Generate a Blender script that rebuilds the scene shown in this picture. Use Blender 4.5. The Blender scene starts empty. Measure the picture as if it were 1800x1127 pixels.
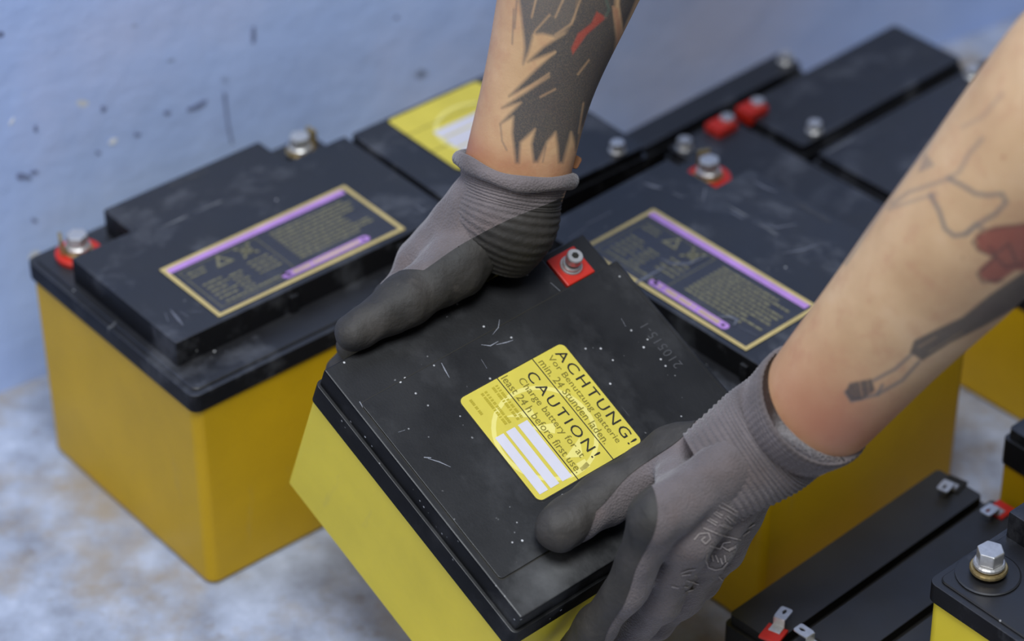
import bpy, bmesh, math, random
import numpy as np
from mathutils import Vector, Matrix
from mathutils.bvhtree import BVHTree

random.seed(4)
SC = bpy.context.scene
COL = SC.collection

def lin(r, g, b):
    f = lambda c: (c / 255 / 12.92) if c / 255 <= .04045 else ((c / 255 + .055) / 1.055) ** 2.4
    return (f(r), f(g), f(b), 1.0)

# ------------------------------------------------------------------ camera
CAM_H, PITCH, ROLL, FPX = 1.02690530, 0.645437820, -0.00804385, 5218.06
W_, H_ = 1800, 1127
fwd = Vector((0, math.cos(PITCH), -math.sin(PITCH)))
rt0 = Vector((1, 0, 0)); up0 = Vector((0, math.sin(PITCH), math.cos(PITCH)))
rt = rt0 * math.cos(ROLL) + up0 * math.sin(ROLL)
up = up0 * math.cos(ROLL) - rt0 * math.sin(ROLL)
CAM = Vector((0, 0, CAM_H))
cd = bpy.data.cameras.new('camera')
cam = bpy.data.objects.new('camera', cd); COL.objects.link(cam)
m = Matrix((rt, up, -fwd)).transposed().to_4x4(); m.translation = CAM
cam.matrix_world = m
cd.sensor_fit = 'HORIZONTAL'; cd.sensor_width = 36; cd.lens = 36 * FPX / W_
cd.clip_start = .02
cd.dof.use_dof = True; cd.dof.focus_distance = 1.345; cd.dof.aperture_fstop = 4.9
SC.camera = cam

def px(x, y):                                   # direction of a photo pixel
    return fwd + rt * ((x - W_ / 2) / FPX) - up * ((y - H_ / 2) / FPX)

def proj(p):
    d = Vector(p) - CAM; z = d.dot(fwd)
    return (W_ / 2 + FPX * d.dot(rt) / z, H_ / 2 - FPX * d.dot(up) / z)

def on_z(x, y, z):
    d = px(x, y); return CAM + d * ((z - CAM_H) / d.z)

# ------------------------------------------------------------------ light
w = bpy.data.worlds.new('world'); SC.world = w; w.use_nodes = True
bg = w.node_tree.nodes['Background']
bg.inputs[0].default_value = (.80, .88, 1.0, 1); bg.inputs[1].default_value = .12

def area(name, loc, target, sx, sy, power, color):
    ld = bpy.data.lights.new(name, 'AREA'); ld.shape = 'RECTANGLE'; ld.size = sx; ld.size_y = sy
    ld.energy = power; ld.color = color
    o = bpy.data.objects.new(name, ld); COL.objects.link(o); o.location = loc
    o.rotation_euler = (Vector(target) - Vector(loc)).to_track_quat('-Z', 'Y').to_euler()
    return o
area('window_light', (-1.35, -.45, 2.0), (-.1, 1.3, .15), 1.3, 1.3, 21, (1.0, .96, .90))
area('ceiling_light', (.02, .35, 2.2), (-.05, 1.35, .2), .8, .8, 62, (.90, .95, 1.0))

SC.view_settings.view_transform = 'Standard'; SC.view_settings.look = 'None'
SC.view_settings.gamma = 1; SC.view_settings.use_curve_mapping = False
SC.view_settings.exposure = -.42

# ------------------------------------------------------------------ materials
def newmat(name):
    mt = bpy.data.materials.new(name); mt.use_nodes = True
    nt = mt.node_tree; return mt, nt, nt.nodes['Principled BSDF']

def N(nt, typ, **kw):
    n = nt.nodes.new(typ)
    for k, v in kw.items():
        if hasattr(n, k): setattr(n, k, v)
        else: n.inputs[k].default_value = v
    return n

def coords(nt, scale=(1, 1, 1), rot=(0, 0, 0), out='Object'):
    tc = nt.nodes.new('ShaderNodeTexCoord'); mp = nt.nodes.new('ShaderNodeMapping')
    mp.inputs['Scale'].default_value = scale; mp.inputs['Rotation'].default_value = rot
    nt.links.new(tc.outputs[out], mp.inputs[0]); return mp.outputs[0]

def ramp(nt, src, stops):
    r = nt.nodes.new('ShaderNodeValToRGB'); e = r.color_ramp.elements
    while len(e) < len(stops): e.new(.5)
    for el, (p, c) in zip(e, stops): el.position = p; el.color = c
    nt.links.new(src, r.inputs[0]); return r.outputs[0]

def mix(nt, fac, a, b, blend='MIX'):
    n = nt.nodes.new('ShaderNodeMix'); n.data_type = 'RGBA'; n.blend_type = blend
    for s, v in ((n.inputs[0], fac), (n.inputs[6], a), (n.inputs[7], b)):
        if hasattr(v, 'is_linked') or hasattr(v, 'links'): nt.links.new(v, s)
        else: s.default_value = v
    return n.outputs[2]

def bump(nt, bs, height, strength=.3, dist=.001):
    b = nt.nodes.new('ShaderNodeBump'); b.inputs['Strength'].default_value = strength
    b.inputs['Distance'].default_value = dist
    nt.links.new(height, b.inputs['Height']); nt.links.new(b.outputs[0], bs.inputs['Normal'])

def noise(nt, vec, scale, detail=4, rough=.55):
    n = nt.nodes.new('ShaderNodeTexNoise'); n.inputs['Scale'].default_value = scale
    n.inputs['Detail'].default_value = detail; n.inputs['Roughness'].default_value = rough
    if vec is not None: nt.links.new(vec, n.inputs['Vector'])
    return n.outputs[0]

BLK = (0, 0, 0, 1); WHT = (1, 1, 1, 1)

def plain(name, col, rough=.5, metal=0, var=.12, scale=60):
    mt, nt, bs = newmat(name)
    n = noise(nt, coords(nt), scale)
    dark = tuple(c * (1 - var) for c in col[:3]) + (1,); lite = tuple(min(1, c * (1 + var)) for c in col[:3]) + (1,)
    nt.links.new(ramp(nt, n, [(.3, dark), (.7, lite)]), bs.inputs['Base Color'])
    bs.inputs['Roughness'].default_value = rough; bs.inputs['Metallic'].default_value = metal
    return mt

def black_plastic(name, col, rough, dust, dustcol=(.30, .31, .33, 1), speck=True, dots=.54):
    mt, nt, bs = newmat(name)
    v = coords(nt)
    base = ramp(nt, noise(nt, v, 9, 5), [(.35, tuple(c * .8 for c in col[:3]) + (1,)), (.7, tuple(c * 1.35 for c in col[:3]) + (1,))])
    # smudges of dust
    sm = ramp(nt, noise(nt, coords(nt, (26, 34, 26), (0, 0, .5)), 1.0, 6, .65), [(.52, BLK), (.80, (dust, dust, dust, 1))])
    out = mix(nt, sm, base, dustcol)
    if speck:
        vo = nt.nodes.new('ShaderNodeTexVoronoi'); vo.inputs['Scale'].default_value = 210
        nt.links.new(v, vo.inputs['Vector'])
        dot = ramp(nt, vo.outputs['Distance'], [(.07, WHT), (.15, BLK)])
        wn = ramp(nt, noise(nt, v, 55, 2), [(dots, BLK), (dots + .06, WHT)])
        msk = mix(nt, 1.0, dot, wn, 'MULTIPLY')
        out = mix(nt, msk, out, (.62, .62, .63, 1))
        # hairline scratches
        sc = ramp(nt, noise(nt, coords(nt, (9, 420, 9), (0, 0, .9)), 1.0, 2), [(.68, BLK), (.70, (.55, .55, .55, 1))])
        wn2 = ramp(nt, noise(nt, v, 22, 2), [(.60, BLK), (.68, WHT)])
        out = mix(nt, mix(nt, 1.0, sc, wn2, 'MULTIPLY'), out, (.45, .45, .46, 1))
    nt.links.new(out, bs.inputs['Base Color'])
    rr = ramp(nt, noise(nt, v, 30, 4), [(.3, (rough * .85,) * 3 + (1,)), (.75, (min(1, rough * 1.25),) * 3 + (1,))])
    nt.links.new(rr, bs.inputs['Roughness'])
    bs.inputs['IOR'].default_value = 1.75
    # the top faces are polished, the moulded sides have a matte grain
    tcn = nt.nodes.new('ShaderNodeTexCoord'); sp_ = nt.nodes.new('ShaderNodeSeparateXYZ'); nt.links.new(tcn.outputs['Normal'], sp_.inputs[0])
    mr = nt.nodes.new('ShaderNodeMapRange'); mr.inputs[1].default_value = .3; mr.inputs[2].default_value = .9; mr.inputs[3].default_value = .06; mr.inputs[4].default_value = .5
    nt.links.new(sp_.outputs[2], mr.inputs[0]); nt.links.new(mr.outputs[0], bs.inputs['Specular IOR Level'])
    bump(nt, bs, noise(nt, v, 900, 2), .08, .0004)
    return mt

M = {}
M['lid'] = black_plastic('lid_plastic', lin(24, 24, 27), .42, .62, (.15, .155, .175, 1), True, .66)
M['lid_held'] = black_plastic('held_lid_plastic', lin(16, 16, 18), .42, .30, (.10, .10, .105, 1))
M['lid_held'].node_tree.nodes['Principled BSDF'].inputs['IOR'].default_value = 1.5
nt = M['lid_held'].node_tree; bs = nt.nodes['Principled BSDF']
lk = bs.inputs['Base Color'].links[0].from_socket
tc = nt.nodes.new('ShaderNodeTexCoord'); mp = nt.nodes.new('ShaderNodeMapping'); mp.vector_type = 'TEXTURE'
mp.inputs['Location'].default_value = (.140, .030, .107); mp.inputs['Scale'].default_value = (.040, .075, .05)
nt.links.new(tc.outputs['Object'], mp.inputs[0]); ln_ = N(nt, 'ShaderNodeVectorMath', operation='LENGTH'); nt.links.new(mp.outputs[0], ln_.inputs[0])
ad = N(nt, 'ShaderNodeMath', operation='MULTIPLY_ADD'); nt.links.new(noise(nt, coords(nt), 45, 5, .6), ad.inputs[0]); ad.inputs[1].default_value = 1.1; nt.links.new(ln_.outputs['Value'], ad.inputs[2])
wm = ramp(nt, ad.outputs[0], [(.45, (.75, .75, .75, 1)), (1.0, BLK)])  # paler front corner: dusty wear plus lamp sheen, both put into the colour
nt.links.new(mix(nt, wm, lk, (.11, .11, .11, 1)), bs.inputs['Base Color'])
M['lid_small'] = black_plastic('small_lid_plastic', lin(27, 25, 23), .5, .08, (.1, .1, .1, 1), False)

def yellow(name, col):
    mt, nt, bs = newmat(name)
    v = coords(nt)
    c = ramp(nt, noise(nt, v, 14, 5), [(.3, tuple(x * .88 for x in col[:3]) + (1,)), (.7, tuple(x * 1.08 for x in col[:3]) + (1,))])
    st = ramp(nt, noise(nt, coords(nt, (60, 60, 12)), 1., 5), [(.66, BLK), (.82, (.25, .25, .25, 1))])
    nt.links.new(mix(nt, st, c, (.42, .36, .22, 1)), bs.inputs['Base Color'])
    bs.inputs['Roughness'].default_value = .45; bs.inputs['Specular IOR Level'].default_value = .3
    bump(nt, bs, noise(nt, v, 500, 2), .05, .0004)
    return mt
M['yellow'] = yellow('yellow_case', lin(206, 164, 16))
M['yellow_held'] = yellow('lemon_case', lin(236, 213, 58))

M['red'] = plain('red_plastic', lin(196, 40, 24), .45)
M['steel'] = plain('steel', (.70, .69, .68, 1), .36, .75, .1, 400)
M['brass'] = plain('brass', (.50, .38, .18, 1), .4, .8, .25, 300)
M['gold'] = plain('gold_print', lin(190, 170, 112), .5)
M['purple'] = plain('purple_print', lin(176, 132, 200), .5)
M['dimgold'] = plain('faded_gold_print', lin(118, 114, 88), .55, 0, .3, 700)
M['sticker'] = plain('sticker_yellow', lin(206, 190, 72), .42, 0, .06)
M['sticker_pale'] = plain('sticker_pale', lin(226, 214, 120), .42, 0, .05)
M['white'] = plain('sticker_white', lin(206, 203, 212), .45, 0, .04)
M['ink'] = plain('black_ink', lin(28, 24, 12), .5, 0, .05)
M['olive'] = plain('olive_ink', lin(122, 112, 26), .5, 0, .08)
M['olive2'] = plain('faded_olive_ink', lin(176, 160, 30), .5, 0, .08)
M['emboss'] = plain('raised_letter', lin(64, 64, 67), .5, 0, .1)
M['rust'] = plain('brown_leather', lin(140, 88, 40), .6, 0, .25)
M['label_dark'] = black_plastic('label_film', lin(44, 44, 50), .38, .25, (.16, .165, .17, 1), False)
M['print_grey'] = plain('grey_print', lin(150, 141, 138), .8, 0, .15, 900)

# painted wall
mt, nt, bs = newmat('blue_wall_paint'); M['wall'] = mt
v = coords(nt)
c = ramp(nt, noise(nt, v, 3.2, 6, .6), [(.3, lin(158, 184, 238)), (.5, lin(180, 202, 250)), (.7, lin(205, 213, 248))])
st = ramp(nt, noise(nt, coords(nt, (14, 14, 22)), 1., 5, .6), [(.60, BLK), (.78, (.40,) * 3 + (1,))])
c = mix(nt, st, c, lin(150, 163, 205))
sp = ramp(nt, noise(nt, coords(nt, (38, 38, 52), (.3, .2, .1)), 1., 3, .5), [(.70, BLK), (.78, (.7,) * 3 + (1,))])
c = mix(nt, sp, c, lin(74, 78, 92))
ch = ramp(nt, noise(nt, coords(nt, (46, 46, 60), (.9, .2, .4)), 1., 1, .5), [(.80, BLK), (.83, WHT)])
c = mix(nt, ch, c, lin(215, 218, 226))
nt.links.new(c, bs.inputs['Base Color']); bs.inputs['Roughness'].default_value = .55
bump(nt, bs, noise(nt, v, 24, 6), .35, .006)

# worn concrete floor
mt, nt, bs = newmat('worn_concrete'); M['floor'] = mt
v = coords(nt)
c = ramp(nt, noise(nt, v, 30, 6, .65), [(.32, lin(130, 136, 152)), (.55, lin(164, 174, 196)), (.72, lin(190, 200, 222))])
st = ramp(nt, noise(nt, v, 11, 6, .68), [(.47, BLK), (.63, (.85,) * 3 + (1,))])
c = mix(nt, st, c, lin(152, 139, 120))
st = ramp(nt, noise(nt, v, 34, 5, .7), [(.60, BLK), (.74, (.8,) * 3 + (1,))])
c = mix(nt, st, c, lin(118, 106, 92))
nt.links.new(c, bs.inputs['Base Color']); bs.inputs['Roughness'].default_value = .62
bump(nt, bs, noise(nt, v, 120, 5), .25, .002)

# skin with tattoo ink carried as a surface colour attribute
def skin(name, redden):
    mt, nt, bs = newmat(name)
    v = coords(nt)
    c = ramp(nt, noise(nt, v, 34, 5), [(.3, lin(190, 153, 114)), (.55, lin(205, 169, 128)), (.75, lin(214, 181, 143))])
    blot = ramp(nt, noise(nt, v, 110, 4), [(.5, BLK), (.75, (.45,) * 3 + (1,))])
    c = mix(nt, blot, c, lin(180, 128, 98))
    at = nt.nodes.new('ShaderNodeAttribute'); at.attribute_name = 'ink'
    at2 = nt.nodes.new('ShaderNodeAttribute'); at2.attribute_name = 'flush'
    c = mix(nt, at2.outputs['Fac'], c, lin(168, 100, 74))
    grain = ramp(nt, noise(nt, v, 1500, 2), [(.30, (.88,) * 3 + (1,)), (.6, WHT)])
    am = nt.nodes.new('ShaderNodeMath'); am.operation = 'MULTIPLY'
    nt.links.new(at.outputs['Alpha'], am.inputs[0]); nt.links.new(grain, am.inputs[1])
    c = mix(nt, am.outputs[0], c, at.outputs['Color'])
    nt.links.new(c, bs.inputs['Base Color'])
    bs.inputs['Roughness'].default_value = .5
    bs.inputs['Subsurface Weight'].default_value = .06
    bs.inputs['Subsurface Radius'].default_value = (.006, .002, .001)
    bs.inputs['Subsurface Scale'].default_value = 1.0
    bump(nt, bs, noise(nt, v, 700, 3), .18, .0006)
    return mt
M['skin'] = skin('tattooed_skin', 0)

# glove materials
mt, nt, bs = newmat('grey_knit'); M['knit'] = mt
v = coords(nt)
c = ramp(nt, noise(nt, v, 40, 5), [(.3, lin(86, 79, 79)), (.7, lin(114, 105, 105))])
st = ramp(nt, noise(nt, v, 26, 4), [(.55, BLK), (.75, (.45,) * 3 + (1,))])
c = mix(nt, st, c, lin(110, 90, 82))
nt.links.new(c, bs.inputs['Base Color']); bs.inputs['Roughness'].default_value = .92
bs.inputs['Sheen Weight'].default_value = .25
wv = N(nt, 'ShaderNodeTexVoronoi', Scale=900.); nt.links.new(v, wv.inputs['Vector'])
bump(nt, bs, wv.outputs['Distance'], .5, .0008)

mt, nt, bs = newmat('dark_rubber_coating'); M['coat'] = mt
v = coords(nt)
c = ramp(nt, noise(nt, v, 50, 6), [(.3, lin(42, 40, 37)), (.7, lin(64, 60, 56))])
st = ramp(nt, noise(nt, v, 90, 5), [(.62, BLK), (.78, (.45,) * 3 + (1,))])
c = mix(nt, st, c, lin(92, 86, 79))
nt.links.new(c, bs.inputs['Base Color']); bs.inputs['Roughness'].default_value = .68
bump(nt, bs, noise(nt, v, 260, 5), .5, .0012)

# ------------------------------------------------------------------ mesh helpers
def obj(name, me, mat=None, parent=None, label=None, smooth=False, matrix=None):
    o = bpy.data.objects.new(name, me); COL.objects.link(o)
    if mat is not None: me.materials.append(mat)
    if parent is not None: o.parent = parent
    if matrix is not None: o.matrix_local = matrix
    if label: o['label'] = label
    if smooth and len(me.polygons): me.polygons.foreach_set('use_smooth', [True] * len(me.polygons))
    return o

def bm_mesh(name, bm):
    bmesh.ops.recalc_face_normals(bm, faces=bm.faces[:])
    me = bpy.data.meshes.new(name); bm.to_mesh(me); bm.free(); return me

def prism_bm(pts, z0, z1, bev=0, seg=2, taper=0, bm=None, only_top=False):
    """vertical prism over a 2-D outline, its edges bevelled"""
    own = bmesh.new()
    cx = sum(p[0] for p in pts) / len(pts); cy = sum(p[1] for p in pts) / len(pts)
    lo = [own.verts.new((cx + (p[0] - cx) * (1 - taper), cy + (p[1] - cy) * (1 - taper), z0)) for p in pts]
    hi = [own.verts.new((p[0], p[1], z1)) for p in pts]
    own.faces.new(lo[::-1]); own.faces.new(hi); n = len(pts)
    for i in range(n): own.faces.new((lo[i], lo[(i + 1) % n], hi[(i + 1) % n], hi[i]))
    bmesh.ops.recalc_face_normals(own, faces=own.faces[:])
    if bev:
        ed = own.edges[:]
        if only_top: ed = [e for e in ed if not (abs(e.verts[0].co.z - z0) < 1e-7 and abs(e.verts[1].co.z - z0) < 1e-7)]
        bmesh.ops.bevel(own, geom=ed, offset=bev, segments=seg, profile=.5, affect='EDGES', clamp_overlap=True)
    if bm is None: return own
    tmp = bpy.data.meshes.new('t'); own.to_mesh(tmp); own.free(); bm.from_mesh(tmp); bpy.data.meshes.remove(tmp); return bm

def rect(x0, y0, x1, y1): return [(x0, y0), (x1, y0), (x1, y1), (x0, y1)]

def rrect(x0, y0, x1, y1, r, n=5):
    out = []
    for cx, cy, a0 in ((x1 - r, y0 + r, -90), (x1 - r, y1 - r, 0), (x0 + r, y1 - r, 90), (x0 + r, y0 + r, 180)):
        for i in range(n + 1):
            a = math.radians(a0 + 90 * i / n); out.append((cx + r * math.cos(a), cy + r * math.sin(a)))
    return out

def case_bm(x0, y0, x1, y1, z0, z1, r=.006, taper=.006):
    bm = bmesh.new(); cx, cy = (x0 + x1) / 2, (y0 + y1) / 2
    rings = []
    for z, ins, tp in ((z0, .003, taper), (z0 + .001, .001, taper), (z0 + .003, 0, taper), (z1, 0, 0)):
        P = rrect(x0 + ins, y0 + ins, x1 - ins, y1 - ins, r)
        rings.append([bm.verts.new((cx + (p[0] - cx) * (1 - tp), cy + (p[1] - cy) * (1 - tp), z)) for p in P])
    for A, B in zip(rings, rings[1:]):
        for i in range(len(A)): bm.faces.new((A[i], A[(i + 1) % len(A)], B[(i + 1) % len(A)], B[i]))
    bm.faces.new(rings[0][::-1]); bm.faces.new(rings[-1])
    for f in bm.faces: f.smooth = len(f.verts) == 4
    return bm

def sharp_auto(o, ang=35):
    me = o.data
    wn_ = o.modifiers.new('weighted_normal', 'WEIGHTED_NORMAL'); wn_.keep_sharp = True; wn_.weight = 100
    if hasattr(me, 'set_sharp_from_angle'):
        me.polygons.foreach_set('use_smooth', [True] * len(me.polygons)); me.set_sharp_from_angle(angle=math.radians(ang))

def cyl_bm(prof, seg=24, bm=None, off=(0, 0)):
    bm = bm or bmesh.new(); rings = []
    for r, z in prof:
        rings.append([bm.verts.new((off[0] + r * math.cos(2 * math.pi * i / seg), off[1] + r * math.sin(2 * math.pi * i / seg), z)) for i in range(seg)])
    for A, B in zip(rings, rings[1:]):
        for i in range(seg): bm.faces.new((A[i], A[(i + 1) % seg], B[(i + 1) % seg], B[i]))
    bm.faces.new(rings[0][::-1]); bm.faces.new(rings[-1]); return bm

def quad_strips(name, rects, z):
    """flat print: list of polygons (2-D outlines) at height z"""
    me = bpy.data.meshes.new(name); vs = []; fs = []
    for P in rects:
        k = len(vs); vs += [(p[0], p[1], z) for p in P]; fs.append(list(range(k, k + len(P))))
    me.from_pydata(vs, [], fs); me.update(); return me

def ring_poly(outer, inner):
    n = len(outer); return [[outer[i], outer[(i + 1) % n], inner[(i + 1) % n], inner[i]] for i in range(n)]

def text_mesh(s, x0, y0, x1, y1, z, space=1.0, flip=False):
    cu = bpy.data.curves.new('txt', 'FONT'); cu.body = s; cu.space_character = space; cu.resolution_u = 3
    t = bpy.data.objects.new('txt', cu); COL.objects.link(t)
    dg = bpy.context.evaluated_depsgraph_get()
    me = bpy.data.meshes.new_from_object(t.evaluated_get(dg))
    bpy.data.objects.remove(t); bpy.data.curves.remove(cu)
    co = np.empty(len(me.vertices) * 3); me.vertices.foreach_get('co', co); co = co.reshape(-1, 3)
    lo, hi = co.min(0), co.max(0)
    u = (co[:, 0] - lo[0]) / (hi[0] - lo[0]); vv = (co[:, 1] - lo[1]) / (hi[1] - lo[1])
    if flip: u, vv = 1 - u, 1 - vv
    co[:, 0] = x0 + u * (x1 - x0); co[:, 1] = y0 + vv * (y1 - y0); co[:, 2] = z
    me.vertices.foreach_set('co', co.ravel()); me.materials.clear(); me.update(); return me

def empty(name, label, cat, matrix, group=None):
    o = bpy.data.objects.new(name, None); COL.objects.link(o); o.matrix_world = matrix
    o.empty_display_size = .02
    o['label'] = label; o['category'] = cat
    if group: o['group'] = group
    return o

def pose(x, y, yaw, z=0): return Matrix.Translation((x, y, z)) @ Matrix.Rotation(yaw, 4, 'Z')

# ------------------------------------------------------------------ structure
LX, LY, LW = -.155926, 1.134441, .687591          # the frame of the left battery; the wall runs along it
LF = pose(LX, LY, LW)
def lw(x, y, z=0): return LF @ Vector((x, y, z))

bm = bmesh.new()
bmesh.ops.create_grid(bm, x_segments=2, y_segments=2, size=1.8)
fl = obj('floor', bm_mesh('floor', bm), M['floor'], matrix=Matrix.Translation((0, 1.2, 0))); fl['kind'] = 'structure'
wy = .2115; wang = -.125
bm = prism_bm(rect(-1.6, 0, 2.4, .10), -.05, 2.2)
wl = obj('wall_back', bm_mesh('wall', bm), M['wall'], matrix=LF @ pose(0, wy, wang)); wl['kind'] = 'structure'

bpy.context.view_layer.update()
def wall_pt(x, y, off=.0004):
    n_ = (wl.matrix_world.to_3x3() @ Vector((0, -1, 0))).normalized(); o_ = wl.matrix_world.translation
    d = px(x, y); return CAM + d * ((o_ - CAM).dot(n_) / d.dot(n_)) + n_ * off
def wall_mark(name, pts, mat, label):
    me = bpy.data.meshes.new(name); inv = wl.matrix_world.inverted()
    me.from_pydata([tuple(inv @ wall_pt(*p)) for p in pts], [], [list(range(len(pts)))]); me.update()
    obj(name, me, mat, wl, label)
rw = random.Random(2)
def blob(cx, cy, rx_, ry_, tilt=0, n=14):
    return [(cx + rx_ * math.cos(q) * k_ * math.cos(tilt) - ry_ * math.sin(q) * k_ * math.sin(tilt), cy + rx_ * math.cos(q) * k_ * math.sin(tilt) + ry_ * math.sin(q) * k_ * math.cos(tilt)) for q, k_ in [(2 * math.pi * i_ / n, rw.uniform(.65, 1.15)) for i_ in range(n)]]
M['scuff'] = plain('grey_scuff', lin(126, 138, 176), .7, 0, .15)
M['chip'] = plain('paint_chip', lin(244, 247, 255), .7, 0, .03)
for c_ in ((40, 310, 14, 7, .2), (58, 303, 9, 4, -.3), (352, 184, 16, 5, -.45), (335, 191, 8, 4, -.3), (293, 198, 7, 4, 0), (181, 191, 5, 6, 0), (240, 236, 6, 4, 0), (172, 268, 5, 4, .2), (60, 387, 7, 4, .3), (62, 225, 4, 7, 0), (697, 30, 5, 4, 0), (445, 60, 5, 14, 0), (0, 60, 8, 7, 0)):
    wall_mark('scuff_mark', blob(*c_), M['scuff'], 'dark grey scuff on the paint')
wall_mark('crack', [(391, 160), (397, 165), (401, 210), (409, 250), (405, 252), (397, 212)], M['scuff'], 'thin dark crack in the paint')
wall_mark('paint_chip', blob(198, 247, 10, 5, -.55), M['chip'], 'small white paint chip')
wall_mark('paint_chip', blob(20, 212, 3, 9, .5), M['chip'], 'small white paint chip')

# ------------------------------------------------------------------ battery parts
def bolt(parent, x, y, z, s=1.0, clip=None, red=None, socket=False, rot=.3):
    """terminal with a screw: a plate, washers and a head"""
    if red == 'disc':
        r_ = obj('red_ring', bm_mesh('red', cyl_bm([(.0118, z - .001), (.0122, z + .0022), (.0112, z + .003)], 28, off=(x, y))), M['red'], parent, 'red plastic terminal ring')
    elif red == 'square':
        obj('red_base', bm_mesh('red', prism_bm(rect(x - .0085, y - .0085, x + .0085, y + .0085), z - .0005, z + .0025, .0006)), M['red'], parent, 'red plastic terminal base')
    elif red == 'pad':
        obj('red_base', bm_mesh('red', prism_bm(rect(x - .0120, y - .0060, x + .0030, y + .0060), z, z + .0075, .0006)), M['red'], parent, 'red plastic terminal base')
    b = obj('terminal_bolt', bm_mesh('head', (cyl_bm([(.0052 * s, z + .0095 * s), (.0056 * s, z + .0102 * s), (.0056 * s, z + .0150 * s), (.0050 * s, z + .0158 * s)], 20, off=(x, y)) if socket else
             hexhead(x, y, z + .0075 * s, .0058 * s, .006 * s, rot))), M['steel'], parent, 'steel screw head')
    if socket:
        obj('socket', bm_mesh('sock', cyl_bm([(.0026 * s, z + .01585 * s), (.0026 * s, z + .0160 * s)], 6, off=(x, y))), M['ink'], b)
    bm = cyl_bm([(.0034 * s, z), (.0034 * s, z + .010 * s)], 16, off=(x, y))
    obj('shank', bm_mesh('shank', bm), M['ink' if socket else 'brass'], b)
    obj('spring_washer', bm_mesh('wash', cyl_bm([(.0062 * s, z + .0052 * s), (.0066 * s, z + .0058 * s), (.0066 * s, z + .0068 * s), (.006 * s, z + .0074 * s)], 24, off=(x, y))), M['steel'], b)
    obj('flat_washer', bm_mesh('wash', cyl_bm([(.0074 * s, z + .0026 * s), (.0078 * s, z + .0032 * s), (.0078 * s, z + .0042 * s), (.0074 * s, z + .0048 * s)], 24, off=(x, y))), M['steel' if socket else 'brass'], b)
    return b

def hexhead(x, y, z, r, h, rot):
    bm = bmesh.new()
    P = [(x + r * math.cos(rot + i * math.pi / 3), y + r * math.sin(rot + i * math.pi / 3)) for i in range(6)]
    return prism_bm(P, z, z + h, r * .10, 2, bm=bm)

def tag_lug(parent, bolt_o, x, y, z, ang, s=1.0):
    """little brass flag standing beside a screw"""
    bm = prism_bm(rect(-.0009, -.0035, .0009, .0035), 0, .011, .0003)
    bmesh.ops.translate(bm, verts=bm.verts[:], vec=(0.0085 * s, 0, 0))
    o = obj('terminal_lug', bm_mesh('lug', bm), M['brass'], bolt_o); o.matrix_local = Matrix.Translation((x, y, z + .003)) @ Matrix.Rotation(ang, 4, 'Z')

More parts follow.
